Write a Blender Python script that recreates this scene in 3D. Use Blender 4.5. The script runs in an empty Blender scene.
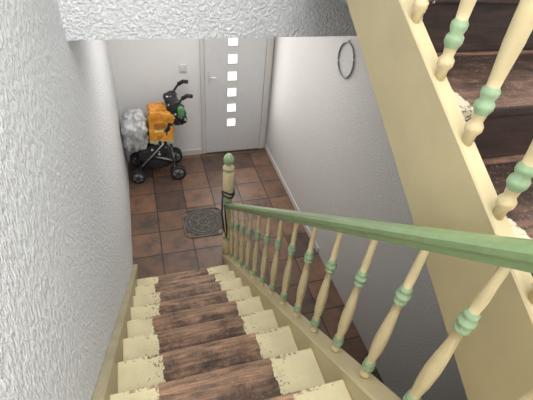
import bpy, bmesh, random
from math import *
from mathutils import Vector, Matrix, noise
random.seed(4)
S=bpy.context.scene
S.view_settings.view_transform='Standard'
col=bpy.context.collection
# ---------------------------------------------------------------- helpers
def newmat(name):
    m=bpy.data.materials.new(name); m.use_nodes=True
    return m,m.node_tree.nodes,m.node_tree.links,m.node_tree.nodes['Principled BSDF']
def noise_n(N,L,scale,vec=None,detail=4,rough=.5):
    n=N.new('ShaderNodeTexNoise'); n.inputs['Scale'].default_value=scale; n.inputs['Detail'].default_value=detail; n.inputs['Roughness'].default_value=rough
    if vec is not None: L.new(vec,n.inputs['Vector'])
    return n
def ramp_n(N,L,src,stops):
    r=N.new('ShaderNodeValToRGB'); L.new(src,r.inputs[0]); e=r.color_ramp.elements
    e[0].position,e[0].color=stops[0][0],(*stops[0][1],1); e[1].position,e[1].color=stops[-1][0],(*stops[-1][1],1)
    for p,c in stops[1:-1]:
        k=e.new(p); k.color=(*c,1)
    return r
def mapping(N,L,sc=(1,1,1),rot=(0,0,0),loc=(0,0,0)):
    t=N.new('ShaderNodeTexCoord'); m=N.new('ShaderNodeMapping'); m.inputs['Scale'].default_value=sc; m.inputs['Rotation'].default_value=rot; m.inputs['Location'].default_value=loc
    L.new(t.outputs['Object'],m.inputs[0]); return m.outputs[0]
def mixc(N,L,fac,a,b,mode='MIX'):
    m=N.new('ShaderNodeMix'); m.data_type='RGBA'; m.blend_type=mode
    for s,i in ((fac,0),(a,6),(b,7)):
        if hasattr(s,'node'): L.new(s,m.inputs[i])
        elif isinstance(s,(int,float)): m.inputs[i].default_value=s
        else: m.inputs[i].default_value=(*s,1)
    return m.outputs[2]
def math_n(N,L,op,a,b=None,clamp=False):
    m=N.new('ShaderNodeMath'); m.operation=op; m.use_clamp=clamp
    for s,i in ((a,0),(b,1)):
        if s is None: continue
        if hasattr(s,'node'): L.new(s,m.inputs[i])
        else: m.inputs[i].default_value=s
    return m.outputs[0]
def bump_n(N,L,P,h,strength=.5,dist=.01):
    b=N.new('ShaderNodeBump'); b.inputs['Strength'].default_value=strength; b.inputs['Distance'].default_value=dist
    L.new(h,b.inputs['Height']); L.new(b.outputs[0],P.inputs['Normal'])
def simple(name,c,rough=.5,metal=0,var=.08,scale=12,bump=0,emis=0):
    m,N,L,P=newmat(name)
    v=mapping(N,L); n=noise_n(N,L,scale,v)
    lo=tuple(max(0,x*(1-var)) for x in c); hi=tuple(min(1,x*(1+var)) for x in c)
    r=ramp_n(N,L,n.outputs[0],[(.3,lo),(.7,hi)]); L.new(r.outputs[0],P.inputs['Base Color'])
    P.inputs['Roughness'].default_value=rough; P.inputs['Metallic'].default_value=metal
    if bump: bump_n(N,L,P,n.outputs[0],bump,.005)
    if emis:
        P.inputs['Emission Color'].default_value=(*c,1); P.inputs['Emission Strength'].default_value=emis
    return m
def plaster(name,c,sc,strength,dist,stretch=(1,1,.55),var=.07):
    m,N,L,P=newmat(name)
    v=mapping(N,L,stretch)
    n=noise_n(N,L,sc,v,4,.6); n2=noise_n(N,L,sc*.3,v,3)
    h=math_n(N,L,'ADD',ramp_n(N,L,n.outputs[0],[(.38,(0,0,0)),(.62,(1,1,1))]).outputs[0],math_n(N,L,'MULTIPLY',n2.outputs[0],.6))
    lo=tuple(x*(1-var) for x in c)
    r=ramp_n(N,L,n.outputs[0],[(.35,lo),(.6,c)]); L.new(r.outputs[0],P.inputs['Base Color'])
    P.inputs['Roughness'].default_value=.7; bump_n(N,L,P,h,strength,dist); return m
def obj(name,bm,mats,parent=None,smooth=False):
    me=bpy.data.meshes.new(name); bm.normal_update(); bm.to_mesh(me); bm.free()
    for m in (mats if isinstance(mats,(list,tuple)) else [mats]): me.materials.append(m)
    if smooth:
        for p in me.polygons: p.use_smooth=True
    o=bpy.data.objects.new(name,me); col.objects.link(o)
    if parent: o.parent=parent
    return o
def empty(name,loc=(0,0,0)):
    e=bpy.data.objects.new(name,None); e.empty_display_size=.1; col.objects.link(e); return e
def box(bm,x0,x1,y0,y1,z0,z1,mi=0):
    vs=[bm.verts.new((x,y,z)) for x in (x0,x1) for y in (y0,y1) for z in (z0,z1)]
    for f in ((0,1,3,2),(4,6,7,5),(0,4,5,1),(2,3,7,6),(0,2,6,4),(1,5,7,3)):
        q=bm.faces.new([vs[i] for i in f]); q.material_index=mi
    return vs
def boxo(name,b,mat,parent=None,bev=0):
    bm=bmesh.new(); box(bm,*b)
    o=obj(name,bm,mat,parent)
    if bev:
        m=o.modifiers.new('bev','BEVEL'); m.width=bev; m.segments=2
    return o
def prism_x(bm,x0,x1,poly,mi=0):
    a=[bm.verts.new((x0,y,z)) for y,z in poly]; b=[bm.verts.new((x1,y,z)) for y,z in poly]
    n=len(poly)
    bm.faces.new(a).material_index=mi; bm.faces.new(b[::-1]).material_index=mi
    for i in range(n):
        j=(i+1)%n; bm.faces.new((a[i],b[i],b[j],a[j])).material_index=mi
    bmesh.ops.recalc_face_normals(bm,faces=bm.faces[:])
def lathe(bm,prof,origin,mis,seg=14,axis='z'):
    rings=[]
    o=Vector(origin)
    for (t,r) in prof:
        ring=[]
        for k in range(seg):
            a=2*pi*k/seg
            if axis=='z': p=Vector((r*cos(a),r*sin(a),t))
            elif axis=='y': p=Vector((r*cos(a),t,r*sin(a)))
            else: p=Vector((t,r*cos(a),r*sin(a)))
            ring.append(bm.verts.new(o+p))
        rings.append(ring)
    for i in range(len(rings)-1):
        for k in range(seg):
            j=(k+1)%seg
            f=bm.faces.new((rings[i][k],rings[i][j],rings[i+1][j],rings[i+1][k])); f.material_index=mis[i]; f.smooth=True
    f=bm.faces.new(rings[0][::-1]); f.material_index=mis[0]
    f=bm.faces.new(rings[-1]); f.material_index=mis[-1]
def tube(bm,pts,r,seg=8,mi=0,closed=False):
    pts=[Vector(p) for p in pts]; n=len(pts); rings=[]
    for i,p in enumerate(pts):
        if closed: d=(pts[(i+1)%n]-pts[i-1])
        else: d=(pts[min(i+1,n-1)]-pts[max(i-1,0)])
        d.normalize(); up=Vector((0,0,1)) if abs(d.z)<.9 else Vector((0,1,0))
        u=d.cross(up).normalized(); w=d.cross(u).normalized()
        rings.append([bm.verts.new(p+u*r*cos(2*pi*k/seg)+w*r*sin(2*pi*k/seg)) for k in range(seg)])
    m=n if closed else n-1
    for i in range(m):
        A=rings[i];B=rings[(i+1)%n]
        for k in range(seg):
            j=(k+1)%seg; f=bm.faces.new((A[k],A[j],B[j],B[k])); f.material_index=mi; f.smooth=True
    if not closed:
        bm.faces.new(rings[0][::-1]).material_index=mi; bm.faces.new(rings[-1]).material_index=mi
# ---------------------------------------------------------------- materials
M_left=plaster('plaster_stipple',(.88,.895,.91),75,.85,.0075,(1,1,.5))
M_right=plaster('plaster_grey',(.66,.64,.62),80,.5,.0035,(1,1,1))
M_back=plaster('plaster_white',(.83,.82,.81),80,.15,.003,(1,1,1),.03)
M_ceil=plaster('plaster_ceiling',(.90,.905,.91),70,.9,.007,(1,1,1))
M_cream=simple('cream_paint',(.56,.465,.265),.38,var=.06,scale=8)
M_creamb=simple('cream_paint_balusters',(.70,.575,.33),.33,var=.05,scale=20)
M_green=simple('sage_green_paint',(.23,.325,.15),.32,var=.10,scale=25)
M_greenl=simple('light_green_paint',(.33,.46,.27),.35,var=.12,scale=40)
M_door=simple('door_paint',(.70,.70,.71),.4,var=.02)
M_frame=simple('frame_paint',(.66,.64,.62),.45,var=.02)
M_glass=simple('frosted_daylight_glass',(.93,.96,1.0),.2,var=0,emis=.85)
M_metal=simple('brushed_metal',(.55,.55,.55),.3,1)
M_dark=simple('dark_metal',(.10,.10,.11),.4,.6)
# stair surface: worn wood stripe in cream paint, worn nosing and painted-in back shade repeat on every tread (run g, first nosing n1, direction dr)
def stairmat(name,x0,x1,dark,riserc,cream,n1,g_run,dr,chips=.62,edge_amt=.05,jit=.05):
    m,N,L,P=newmat(name)
    v=mapping(N,L); sep=N.new('ShaderNodeSeparateXYZ'); L.new(v,sep.inputs[0])
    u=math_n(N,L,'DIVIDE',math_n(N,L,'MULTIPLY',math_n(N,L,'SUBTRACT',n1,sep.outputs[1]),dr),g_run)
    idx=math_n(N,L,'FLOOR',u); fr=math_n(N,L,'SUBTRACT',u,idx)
    wn=N.new('ShaderNodeTexWhiteNoise'); wn.noise_dimensions='1D'; L.new(idx,wn.inputs['W'])
    sw=N.new('ShaderNodeSeparateColor'); L.new(wn.outputs['Color'],sw.inputs[0])
    edge=noise_n(N,L,22,v,6,.7)
    w=math_n(N,L,'MULTIPLY',math_n(N,L,'SUBTRACT',edge.outputs[0],.5),edge_amt)
    x=math_n(N,L,'ADD',sep.outputs[0],w)
    xa=math_n(N,L,'ADD',math_n(N,L,'MULTIPLY',math_n(N,L,'SUBTRACT',sw.outputs[0],.5),jit),x0)
    xb=math_n(N,L,'ADD',math_n(N,L,'MULTIPLY',math_n(N,L,'SUBTRACT',sw.outputs[1],.5),jit),x1)
    mask=math_n(N,L,'MULTIPLY',math_n(N,L,'GREATER_THAN',x,xa),math_n(N,L,'LESS_THAN',x,xb))
    chip=noise_n(N,L,60,v,6,.8)
    d=math_n(N,L,'ABSOLUTE',math_n(N,L,'SUBTRACT',sep.outputs[0],(x0+x1)/2)); d=math_n(N,L,'SUBTRACT',d,(x1-x0)/2)
    thr=math_n(N,L,'ADD',math_n(N,L,'MULTIPLY',d,.9),chips-.03)
    nose=math_n(N,L,'LESS_THAN',fr,.07); thr=math_n(N,L,'SUBTRACT',thr,math_n(N,L,'MULTIPLY',nose,.10))
    mask=math_n(N,L,'MAXIMUM',mask,math_n(N,L,'GREATER_THAN',chip.outputs[0],thr))
    off=N.new('ShaderNodeCombineXYZ'); L.new(math_n(N,L,'MULTIPLY',idx,3.7),off.inputs[0]); L.new(math_n(N,L,'MULTIPLY',idx,1.3),off.inputs[2])
    va=N.new('ShaderNodeVectorMath'); va.operation='ADD'; L.new(v,va.inputs[0]); L.new(off.outputs[0],va.inputs[1])
    mp=N.new('ShaderNodeMapping'); mp.inputs['Scale'].default_value=(3,26,26); L.new(va.outputs[0],mp.inputs[0])
    g=noise_n(N,L,2.0,mp.outputs[0],5,.55); g.inputs['Distortion'].default_value=.9
    blot=noise_n(N,L,8,va.outputs[0],6,.7)
    dd=dark
    wood=ramp_n(N,L,g.outputs[0],[(.30,tuple(c*.42 for c in dd)),(.46,dd),(.58,(dd[0]*1.5,dd[1]*1.45,dd[2]*1.4)),(.72,(dd[0]*2.3,dd[1]*2.2,dd[2]*2.1))])
    wear_shade=math_n(N,L,'ADD',fr,math_n(N,L,'MULTIPLY',math_n(N,L,'SUBTRACT',blot.outputs[0],.5),2.0))
    wr=ramp_n(N,L,wear_shade,[(.0,(1.25,1.22,1.18)),(.28,(.95,.92,.88)),(.50,(.48,.42,.38)),(.80,(.20,.155,.14))])  # worn, lighter nosing; contact shade painted into the back of the tread
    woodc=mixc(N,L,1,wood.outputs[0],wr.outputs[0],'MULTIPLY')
    du=noise_n(N,L,120,v,4,.8); dm=math_n(N,L,'MULTIPLY',math_n(N,L,'GREATER_THAN',du.outputs[0],.615),.55)
    woodc=mixc(N,L,dm,woodc,(.42,.36,.27))
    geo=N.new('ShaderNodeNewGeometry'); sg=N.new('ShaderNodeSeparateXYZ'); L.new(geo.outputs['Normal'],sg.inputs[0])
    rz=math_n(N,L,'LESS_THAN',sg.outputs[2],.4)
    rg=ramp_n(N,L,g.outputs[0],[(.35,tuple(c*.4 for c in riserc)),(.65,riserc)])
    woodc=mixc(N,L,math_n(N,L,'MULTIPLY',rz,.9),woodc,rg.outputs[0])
    cn=noise_n(N,L,9,v); cr=ramp_n(N,L,cn.outputs[0],[(.3,tuple(c*.82 for c in cream)),(.7,cream)])
    L.new(mixc(N,L,mask,cr.outputs[0],woodc),P.inputs['Base Color'])
    P.inputs['Roughness'].default_value=.55
    bump_n(N,L,P,g.outputs[0],.15,.003); return m
G,Rr,s,Y0=.222,.18,.8108,2.578
N1=2.294
G2=.325
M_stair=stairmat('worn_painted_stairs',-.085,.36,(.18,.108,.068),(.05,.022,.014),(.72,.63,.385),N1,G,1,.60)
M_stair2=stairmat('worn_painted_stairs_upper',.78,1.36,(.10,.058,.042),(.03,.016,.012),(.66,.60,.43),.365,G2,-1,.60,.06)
# floor tiles
m,N,L,P=newmat('terracotta_tiles'); M_tile=m
v=mapping(N,L,loc=(.02,.1,0)); br=N.new('ShaderNodeTexBrick'); L.new(v,br.inputs['Vector'])
br.offset=0; br.inputs['Scale'].default_value=1; br.inputs['Brick Width'].default_value=.31; br.inputs['Row Height'].default_value=.31
br.inputs['Mortar Size'].default_value=.008; br.inputs['Mortar Smooth'].default_value=.3
br.inputs['Color1'].default_value=(.10,.068,.054,1); br.inputs['Color2'].default_value=(.26,.145,.095,1); br.inputs['Mortar'].default_value=(.055,.043,.037,1)
n=noise_n(N,L,6,v,6,.7); r=ramp_n(N,L,n.outputs[0],[(.32,(.45,.55,.62)),(.5,(.9,.9,.9)),(.68,(1.3,1.08,.88))])
L.new(mixc(N,L,1,br.outputs[0],r.outputs[0],'MULTIPLY'),P.inputs['Base Color']); P.inputs['Roughness'].default_value=.4
bump_n(N,L,P,math_n(N,L,'SUBTRACT',math_n(N,L,'MULTIPLY',n.outputs[0],.3),br.outputs['Fac']),.5,.004)
# ---------------------------------------------------------------- room
XL,XR,YB,YF=-.292,1.473,4.334,-1.9
ZC=4.7
boxo('floor',(XL-.12,XR+.12,YF-.1,YB+.12,-.1,0),M_tile)
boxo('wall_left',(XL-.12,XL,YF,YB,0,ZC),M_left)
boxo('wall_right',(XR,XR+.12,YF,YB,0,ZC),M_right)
boxo('wall_rear',(XL-.12,XR+.12,YF-.12,YF,0,ZC),M_back)
boxo('ceiling',(XL-.12,XR+.12,YF-.12,YB+.12,ZC,ZC+.1),M_back)
SY,SZ=1.918,2.277
boxo('ceiling_hall',(XL,XR,SY,YB,SZ,SZ+.42),M_ceil)
DL=.624; DH=2.08
bm=bmesh.new()
box(bm,XL-.12,DL,YB,YB+.12,0,ZC); box(bm,DL,XR+.12,YB,YB+.12,DH,ZC); box(bm,XR-.012,XR+.12,YB,YB+.12,0,DH)
obj('wall_back',bm,M_back)
door=empty('door_1')
fl=.05
bm=bmesh.new()
box(bm,DL,DL+fl,YB-.025,YB+.10,0,DH); box(bm,XR-.012-fl-.03,XR-.012,YB-.025,YB+.10,0,DH); box(bm,DL+fl,XR-.012-fl-.03,YB-.025,YB+.10,DH-.05,DH)
o=obj('door_frame',bm,M_frame,door); mo=o.modifiers.new('b','BEVEL'); mo.width=.006
lx0,lx1=DL+fl+.004,XR-.012-fl-.034
wx=.995; hs=.055
wz=[.43+.2*i for i in range(8)]
bm=bmesh.new()
y0,y1=YB-.012,YB+.035
box(bm,lx0,wx-hs,y0,y1,.012,DH-.054); box(bm,wx+hs,lx1,y0,y1,.012,DH-.054)
zz=.012
for z in wz:
    box(bm,wx-hs,wx+hs,y0,y1,zz,z-hs); zz=z+hs
box(bm,wx-hs,wx+hs,y0,y1,zz,DH-.054)
obj('door_leaf',bm,M_door,door)
bm=bmesh.new()
for z in wz: box(bm,wx-hs,wx+hs,y0+.012,y0+.02,z-hs,z+hs)
obj('door_panes',bm,M_glass,door)
bm=bmesh.new()
for z in wz:
    for (a,b,c,d) in ((-hs-.008,hs+.008,-hs-.008,-hs),(-hs-.008,hs+.008,hs,hs+.008),(-hs-.008,-hs,-hs,hs),(hs,hs+.008,-hs,hs)):
        box(bm,wx+a,wx+b,y0-.004,y0+.004,z+c,z+d)
obj('pane_trim',bm,M_frame,door)
bm=bmesh.new(); tube(bm,[(lx0+.05,y0,1.04),(lx0+.05,y0-.05,1.04),(lx0+.12,y0-.055,1.04)],.007); box(bm,lx0+.04,lx0+.06,y0-.006,y0,.96,1.10)
obj('door_handle',bm,M_frame,door)
bm=bmesh.new(); box(bm,DL,XR-.02,YB-.03,YB+.1,0,.012); obj('door_sill',bm,M_dark,door)
boxo('baseboard_back',(XL,DL-.005,YB-.014,YB,0,.07),M_frame)
boxo('baseboard_right',(XR-.012,XR,2.4,YB-.03,0,.06),M_right)
bm=bmesh.new(); box(bm,.40,.48,YB-.018,YB,1.10,1.18); box(bm,.415,.465,YB-.024,YB-.018,1.115,1.165)
o=obj('light_switch',bm,M_door); mo=o.modifiers.new('b','BEVEL'); mo.width=.004
LZ=2.16
UX=.66
bm=bmesh.new(); box(bm,XL,UX,YF,-.15,LZ-.2,LZ); box(bm,UX,UX+.05,YF,-.2,LZ-.2,LZ); box(bm,UX+.05,XR,YF,.40,LZ-.2,LZ)
M_land=simple('brown_floorboards',(.12,.06,.04),.5,var=.3,scale=6)
obj('floor_landing',bm,M_land)
# ---------------------------------------------------------------- lower staircase
st=empty('staircase')
def line(y): return s*(Y0-y)
xl,xr=-.25,.53
bm=bmesh.new()
for k in range(1,13):
    yn=N1-G*(k-1); z=Rr*k
    if k<12: box(bm,xl,xr,yn-G-.01,yn,z-.032,z)
    else: box(bm,xl,xr,yn-.03,yn,z-.032,z+.001)
    box(bm,xl,xr,yn-.045,yn-.025,z-Rr,z-.032)
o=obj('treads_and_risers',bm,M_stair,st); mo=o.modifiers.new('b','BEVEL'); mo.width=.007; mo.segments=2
bm=bmesh.new()
yt=-.15
prism_x(bm,XL+.001,xl,[(Y0+.02,0),(Y0+.02,.03),(Y0-.03,line(Y0-.03)+.01),(yt,line(yt)+.0),(yt,line(yt)-.33),(Y0-.40,0)])
o=obj('stringer_left',bm,simple('cream_paint_grimy',(.42,.36,.22),.45,var=.15,scale=10),st); mo=o.modifiers.new('b','BEVEL'); mo.width=.004
bm=bmesh.new()
prism_x(bm,xr,.605,[(Y0-.02,0),(Y0-.02,.03),(yt,line(yt)-.02),(yt,line(yt)-.33),(Y0-.40,0)])
o=obj('stringer_right',bm,M_cream,st); mo=o.modifiers.new('b','BEVEL'); mo.width=.006
prof=[(0,.011),(.03,.012),(.045,.018),(.06,.018),(.072,.012),(.095,.014),(.11,.0195),(.125,.0195),(.135,.014),(.15,.018),(.162,.018),(.172,.013),(.2,.014),(.28,.0185),(.37,.0195),(.46,.017),(.56,.0125),(.635,.0105),(.645,.017),(.66,.017),(.67,.012),(.683,.0195),(.70,.0195),(.71,.0125),(.722,.016),(.735,.016),(.745,.0105),(.80,.0125),(.88,.0105),(1,.009)]
def green(t): return 1 if (.10<=t<=.171 or .636<=t<=.744) else 0
def balus(bm,x,y,z,H,rs=1.0):
    pr=[(t*H,r*rs) for t,r in prof]
    mis=[green((prof[i][0]+prof[i+1][0])/2) for i in range(len(prof)-1)]
    mis.append(0)
    lathe(bm,pr,(x,y,z),mis,14)
ra=empty('stair_railing')
RX=.570; H=.628; hr=.6086; p=.1688
bm=bmesh.new()
k=-2
while True:
    y=.3138+k*p
    if y>Y0-.14: break
    balus(bm,RX,y,line(y)-.022,H+.012)
    k+=1
obj('balusters',bm,[M_creamb,M_greenl],ra)
def rail(bm,x,ya,yb,zf,w=.031,h=.05,mi=0):
    sec=[(-w*.75,0),(-w*.8,h*.28),(-w,h*.45),(-w,h*.72),(-w*.7,h*.93),(0,h),(w*.7,h*.93),(w,h*.72),(w,h*.45),(w*.8,h*.28),(w*.75,0)]
    A=[bm.verts.new((x+a,ya,zf(ya)+b)) for a,b in sec]; B=[bm.verts.new((x+a,yb,zf(yb)+b)) for a,b in sec]
    n=len(sec)
    for i in range(n):
        j=(i+1)%n; f=bm.faces.new((A[i],A[j],B[j],B[i]))
    bm.faces.new(A[::-1]); bm.faces.new(B)
    bmesh.ops.recalc_face_normals(bm,faces=bm.faces[:])
NY=Y0-.05
bm=bmesh.new(); rail(bm,RX,-.15,NY-.02,lambda y:line(y)+hr-.012,.033,.058)
obj('handrail',bm,M_green,ra)
def newel(name,x,y,z0,zt,parent):
    H=zt-z0
    pr=[(0,.042),(.22,.042),(.225,.036),(.24,.036),(.25,.042),(.26,.042),(.275,.028),(.36,.036),(.46,.033),(.58,.026),(.60,.026),(.605,.038),(.62,.038),(.63,.028),(.65,.042),(.655,.045),(.84,.045),(.85,.040),(.86,.028),(.875,.046),(.89,.046),(.90,.026),(.915,.026),(.93,.036),(.95,.042),(.965,.040),(.98,.03),(.992,.016),(1,.004)]
    mis=[]
    for i in range(len(pr)-1):
        t=(pr[i][0]+pr[i+1][0])/2
        mis.append(1 if (t>.92 or .865<t<.895 or .603<t<.63 or .22<t<.26) else 0)
    mis.append(1)
    bm=bmesh.new(); lathe(bm,[(t*H,r) for t,r in pr],(x,y,z0),mis,20); return obj(name,bm,[M_creamb,M_greenl],parent)
newel('newel_post',RX,NY,0,1.20,ra)
newel('newel_post_top',RX,-.19,LZ,LZ+1.1,ra)
bm=bmesh.new()
for q in range(2):
    pts=[]
    for i in range(24):
        a=2*pi*i/24; pts.append((RX+.05*cos(a)*(1.0+.05*q),NY+.05*sin(a)*(1+.05*q),.83-.03*q+.012*sin(2*a+q)))
    tube(bm,pts,.007,6,0,True)
pts=[(RX-.05,NY-.02,.80),(RX-.06,NY-.05,.62),(RX-.045,NY-.07,.45),(RX-.03,NY-.10,.38),(RX-.03,NY-.12,.5),(RX-.045,NY-.07,.74)]
tube(bm,pts,.008,6,0)
obj('bicycle_cable_lock',bm,simple('black_rubber',(.02,.02,.022),.5),ra)
# ---------------------------------------------------------------- upper staircase
su=empty('staircase.001')
def top(y): return 2.398+.541*(y-.439)
def bot(y): return 1.975+.626*(y-.254)
bm=bmesh.new()
ye=2.6
prism_x(bm,UX,UX+.045,[(-.2,bot(-.2)),(-.2,top(-.2)),(ye,top(ye)),(ye,top(ye)-.12),(1.95,top(1.95)-.25),(1.5,bot(1.5))])
o=obj('stringer_left',bm,M_cream,su); mo=o.modifiers.new('b','BEVEL'); mo.width=.004
bm=bmesh.new()
R2=.18
for k in range(1,8):
    yn=.39+G2*(k-1); z=LZ+R2*k
    box(bm,UX+.045,XR-.002,yn-.025,yn+G2+.02,z-.032,z)
    box(bm,UX+.045,XR-.002,yn,yn+.02,z-R2,z-.032)
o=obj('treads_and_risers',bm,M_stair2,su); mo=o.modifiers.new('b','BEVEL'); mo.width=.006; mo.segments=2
rb=empty('stair_railing.001')
bm=bmesh.new()
for k in range(-4,12):
    y=.605+.155*k
    balus(bm,UX+.022,y,top(y)-.005,.80,1.05)
obj('balusters',bm,[M_creamb,M_greenl],rb)
bm=bmesh.new(); rail(bm,UX+.022,-.1,2.5,lambda y:top(y)+.785,.033,.058); obj('handrail',bm,M_green,rb)
# ---------------------------------------------------------------- ring on right wall
bm=bmesh.new()
cy,cz,cr=2.634,1.86,.125
tube(bm,[(XR-.010,cy+cr*cos(2*pi*i/40),cz+cr*sin(2*pi*i/40)) for i in range(40)],.007,8,0,True)
tube(bm,[(XR-.010,cy,cz+cr),(XR-.014,cy,cz+cr+.02),(XR-.002,cy,cz+cr+.02)],.003,6)
obj('wall_ring_ornament',bm,simple('pewter',(.25,.26,.24),.4,.5))
# ---------------------------------------------------------------- doormat with raised scrollwork
cx,cyy,hw=.435,3.055,.215
bm=bmesh.new(); box(bm,cx-hw,cx+hw,cyy-hw,cyy+hw,.0005,.006,0)
be=[e for e in bm.edges if abs(e.verts[0].co.z-e.verts[1].co.z)>.004]; bmesh.ops.bevel(bm,geom=be,offset=.09,segments=8,affect='EDGES')
def ring(x,y,r,n=28,th=.006): tube(bm,[(x+r*cos(2*pi*i/n),y+r*sin(2*pi*i/n),.007) for i in range(n)],th,5,1,True)
def rrect(h,r):
    P_=[]
    for (sx,sy,a0) in ((1,1,0),(-1,1,90),(-1,-1,180),(1,-1,270)):
        for i in range(8):
            a=radians(a0+90*i/7); P_.append((cx+sx*(h-r)+r*cos(a),cyy+sy*(h-r)+r*sin(a),.007))
    return P_
tube(bm,rrect(hw-.008,.085),.008,5,1,True)
for r in (.185,.15,.055,.025): ring(cx,cyy,r)
for i in range(8):
    a=2*pi*i/8; ring(cx+.102*cos(a),cyy+.102*sin(a),.042,16,.005)
obj('doormat',bm,[simple('mat_ground',(.06,.048,.038),.6,var=.2,scale=20),simple('mat_relief',(.15,.135,.115),.55,var=.2,scale=20)])
# ---------------------------------------------------------------- stroller
sr=empty('stroller')
M_black=simple('black_fabric',(.018,.018,.02),.8,bump=.2); M_frm=simple('stroller_frame',(.05,.05,.055),.35,.5)
M_silver=simple('silver_tube',(.45,.45,.46),.35,.6)
M_tyre=simple('tyre_rubber',(.02,.02,.02),.7); M_hub=simple('hub_plastic',(.22,.22,.23),.4)
yA,yB=3.87,4.22
def wheel(bm,x,y,z,r):
    lathe(bm,[(-.018,r*.72),(-.018,r*.92),(-.01,r),(.01,r),(.018,r*.92),(.018,r*.72)],(x,y,z),[0]*6,20,'y')
    lathe(bm,[(-.020,r*.22),(-.02,r*.7),(-.0195,r*.7),(.02,r*.7),(.02,r*.2)],(x,y,z),[1]*5,16,'y')
    for i in range(5):
        a=2*pi*i/5; tube(bm,[(x,y-.024,z),(x+r*.68*cos(a),y-.022,z+r*.68*sin(a))],.006,6,0)
    lathe(bm,[(-.03,r*.16),(.03,r*.16)],(x,y,z),[0,0],10,'y')
bm=bmesh.new()
for yy in (yA,yB):
    for dy in (-.028,.028):
        wheel(bm,.27,yy+dy,.09,.09); wheel(bm,-.18,yy+dy*.9,.08,.08)
obj('wheels',bm,[M_tyre,M_hub],sr)
bm=bmesh.new()
for yy in (yA,yB):
    tube(bm,[(-.18,yy,.08),(-.15,yy,.17),(-.02,yy,.36),(.12,yy,.57),(.24,yy,.78),(.32,yy,.94),(.37,yy,1.01),(.42,yy,1.035),(.46,yy,1.03)],.013,8)
    tube(bm,[(.27,yy,.085),(.245,yy,.22),(.13,yy,.58)],.012,8)
    tube(bm,[(-.03,yy,.35),(.235,yy,.25)],.010,8,1)
    tube(bm,[(-.12,yy-.012,.22),(.14,yy-.012,.50)],.008,8,1)
    tube(bm,[(.27,yy-.03,.085),(.27,yy+.03,.085)],.010,8); tube(bm,[(-.18,yy-.03,.078),(-.18,yy+.03,.078)],.010,8)
tube(bm,[(.24,yA,.22),(.24,yB,.16)],.009,8,1); tube(bm,[(.24,yA,.16),(.24,yB,.22)],.009,8,1)
tube(bm,[(-.10,yA,.26),(-.10,yB,.24)],.009); tube(bm,[(-.14,yA,.19),(-.14,yB,.19)],.012)
tube(bm,[(.26,yA,.82),(.26,yB,.82)],.009)
obj('frame',bm,[M_frm,M_silver],sr)
bm=bmesh.new()
for yy in (yA,yB): tube(bm,[(.365,yy,1.005),(.42,yy,1.037),(.475,yy,1.028)],.021,10)
obj('handles',bm,M_tyre,sr)
def blob(name,cx,cy,cz,sx,sy,sz,mat,parent,amp=.03,seed=0,rot=0,pw=3.0,fr=5,crump=0,cuts=16,neck=0,flat=False):
    bm=bmesh.new(); bmesh.ops.create_cube(bm,size=2); bmesh.ops.subdivide_edges(bm,edges=bm.edges[:],cuts=cuts,use_grid_fill=True)
    for v in bm.verts:
        q=v.co.copy(); l=(abs(q.x)**pw+abs(q.y)**pw+abs(q.z)**pw)**(1/pw); q=q/l
        w=Vector((q.x*sx,q.y*sy,q.z*sz))
        if neck:
            t=max(0,q.z-.35)/.65; k=1-neck*t*t; w.x*=k; w.y*=k
        nn=noise.noise(w*fr*2+Vector((seed,seed*2,0)))+.5*noise.noise(w*fr*5+Vector((seed,0,3)))
        if crump:
            c=Vector((w.x*13,w.y*13,w.z*5.5))+Vector((seed,1,2))
            nn+=crump*(.4-abs(noise.noise(c))*2.2)+crump*.4*(.4-abs(noise.noise(c*2.3))*2)
        w+=Vector((q.x,q.y,q.z*.5)).normalized()*nn*amp
        w=Matrix.Rotation(rot,3,'Y')@w
        v.co=w+Vector((cx,cy,cz))
    return obj(name,bm,mat,parent,not flat)
def sling(name,pts,y0,y1,th,mat,parent):
    bm=bmesh.new(); n=len(pts); K=8
    rows=[]
    for (x,z) in pts:
        rows.append([bm.verts.new((x,y0+(y1-y0)*j/K,z-.035*sin(pi*j/K))) for j in range(K+1)])
    for i in range(n-1):
        for j in range(K): bm.faces.new((rows[i][j],rows[i][j+1],rows[i+1][j+1],rows[i+1][j]))
    o=obj(name,bm,mat,parent,True); so=o.modifiers.new('s','SOLIDIFY'); so.thickness=th; return o
sling('seat_fabric',[(-.16,.24),(-.12,.34),(-.04,.38),(.08,.36),(.14,.42),(.20,.60),(.26,.78),(.28,.86)],yA,yB,.018,M_black,sr)
m,N,L,P=newmat('patterned_fabric'); v=mapping(N,L); vo=N.new('ShaderNodeTexVoronoi'); vo.inputs['Scale'].default_value=16; L.new(v,vo.inputs['Vector'])
r=ramp_n(N,L,vo.outputs['Distance'],[(.22,(.55,.55,.52)),(.30,(.02,.02,.022))]); L.new(r.outputs[0],P.inputs['Base Color']); P.inputs['Roughness'].default_value=.85; M_pat=m
bm=bmesh.new(); prism_y=[(-.12,.30),(.12,.34),(.27,.76),(.31,.88),(.24,.86),(.16,.60),(.06,.50),(-.14,.40)]
a=[bm.verts.new((x,yA-.016,z)) for x,z in prism_y]; b=[bm.verts.new((x,yA-.004,z)) for x,z in prism_y]
bm.faces.new(a); bm.faces.new(b[::-1])
for i in range(8): j=(i+1)%8; bm.faces.new((a[i],b[i],b[j],a[j]))
bmesh.ops.recalc_face_normals(bm,faces=bm.faces[:]); obj('side_panel',bm,M_pat,sr)
blob('folded_canopy',.30,4.03,.82,.08,.18,.17,M_pat,sr,.03,3,-.4,crump=.5)
blob('green_pouch',.345,3.86,.86,.035,.03,.06,simple('green_fabric',(.10,.30,.10),.7),sr,.008,5)
blob('basket',.06,4.03,.22,.17,.16,.085,M_black,sr,.02,8)
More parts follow.
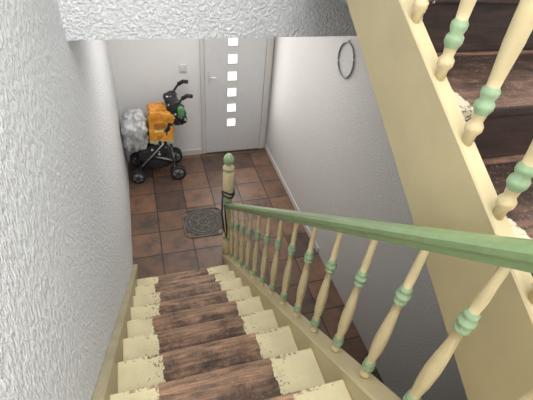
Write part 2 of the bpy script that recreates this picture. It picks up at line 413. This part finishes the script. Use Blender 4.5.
# orange shopper: boxy bag with open top rim, printed label
m,N,L,P=newmat('orange_printed_plastic'); v=mapping(N,L); n=noise_n(N,L,10,v,2)
sp=N.new('ShaderNodeSeparateXYZ'); L.new(v,sp.inputs[0])
base=ramp_n(N,L,n.outputs[0],[(.35,(.70,.27,.03)),(.65,(.84,.40,.05))]).outputs[0]
bx=math_n(N,L,'LESS_THAN',math_n(N,L,'ABSOLUTE',math_n(N,L,'SUBTRACT',sp.outputs[0],.12)),.065); bz=math_n(N,L,'LESS_THAN',math_n(N,L,'ABSOLUTE',math_n(N,L,'SUBTRACT',sp.outputs[2],.70)),.055)
lab=ramp_n(N,L,n.outputs[0],[(.45,(.85,.66,.25)),(.55,(.45,.16,.03))]).outputs[0]
c1=mixc(N,L,math_n(N,L,'MULTIPLY',bx,bz),base,lab)
c2=mixc(N,L,math_n(N,L,'LESS_THAN',sp.outputs[2],.545),c1,(.62,.52,.30))
L.new(c2,P.inputs['Base Color']); P.inputs['Roughness'].default_value=.35
ob=empty('shopping_bag'); blob('bag_body',.13,3.96,.68,.13,.11,.195,m,ob,.012,11,.10,12,crump=1.0,cuts=34)
bm=bmesh.new()
for yy in (3.885,4.03): tube(bm,[(.085,yy,.84),(.095,yy,.895),(.135,yy,.91),(.175,yy,.89),(.185,yy,.84)],.006,6)
obj('bag_handles',bm,m,ob)
gb=empty('shopping_bag.001'); blob('bag_body',-.145,4.0,.61,.135,.15,.22,simple('grey_plastic_bag',(.56,.58,.585),.3,var=.25,scale=5,bump=.15),gb,.026,21,.1,4,crump=1.1,cuts=34,neck=.35)
bm=bmesh.new(); tube(bm,[(-.19,3.95,.76),(-.19,3.95,.84),(-.14,3.96,.865),(-.09,3.96,.84),(-.09,3.96,.78)],.008,6); obj('bag_handles',bm,bpy.data.materials['grey_plastic_bag'],gb)
# ---------------------------------------------------------------- lights
def area(name,loc,rot,sx,sy,e,c=(1,1,1)):
    l=bpy.data.lights.new(name,'AREA'); l.shape='RECTANGLE'; l.size=sx; l.size_y=sy; l.energy=e; l.color=c
    o=bpy.data.objects.new(name,l); col.objects.link(o); o.location=loc; o.rotation_euler=rot; return o
area('skylight_lamp',(.5,-.2,4.6),(0,0,0),1.4,2.6,86,(.965,.985,1))
area('landing_rear_light',(.3,-1.85,3.3),(radians(80),0,0),1.2,1.4,38,(.95,.98,1))  # unseen area light by the rear wall, where no window is built
area('door_daylight_lamp',(1.0,YB-.06,1.3),(radians(-90),0,0),.5,1.4,9,(1,.98,.95))
area('hall_fill_light',(.5,3.2,SZ-.02),(0,0,0),.8,1.2,16,(1,.98,.95))  # soft fill added to brighten the hall, no ceiling fixture there
w=bpy.data.worlds.new('World'); S.world=w; w.use_nodes=True; w.node_tree.nodes['Background'].inputs[0].default_value=(.8,.85,.9,1); w.node_tree.nodes['Background'].inputs[1].default_value=.5
# ---------------------------------------------------------------- camera
yaw,pit,rol=radians(19.9246),radians(40.0337),radians(-5.9207)
F=Vector((sin(yaw)*cos(pit),cos(yaw)*cos(pit),-sin(pit))); rt=Vector((cos(yaw),-sin(yaw),0)); dn=F.cross(rt)
Rv=rt*cos(rol)+dn*sin(rol); Dv=dn*cos(rol)-rt*sin(rol)
cam=bpy.data.cameras.new('camera'); cam.sensor_width=36; cam.lens=36*399.5/533; cam.clip_start=.02
co=bpy.data.objects.new('camera',cam); col.objects.link(co)
Mx=Matrix((( Rv.x,-Dv.x,-F.x,0),(Rv.y,-Dv.y,-F.y,0),(Rv.z,-Dv.z,-F.z,2.93),(0,0,0,1)))
co.matrix_world=Mx
S.camera=co
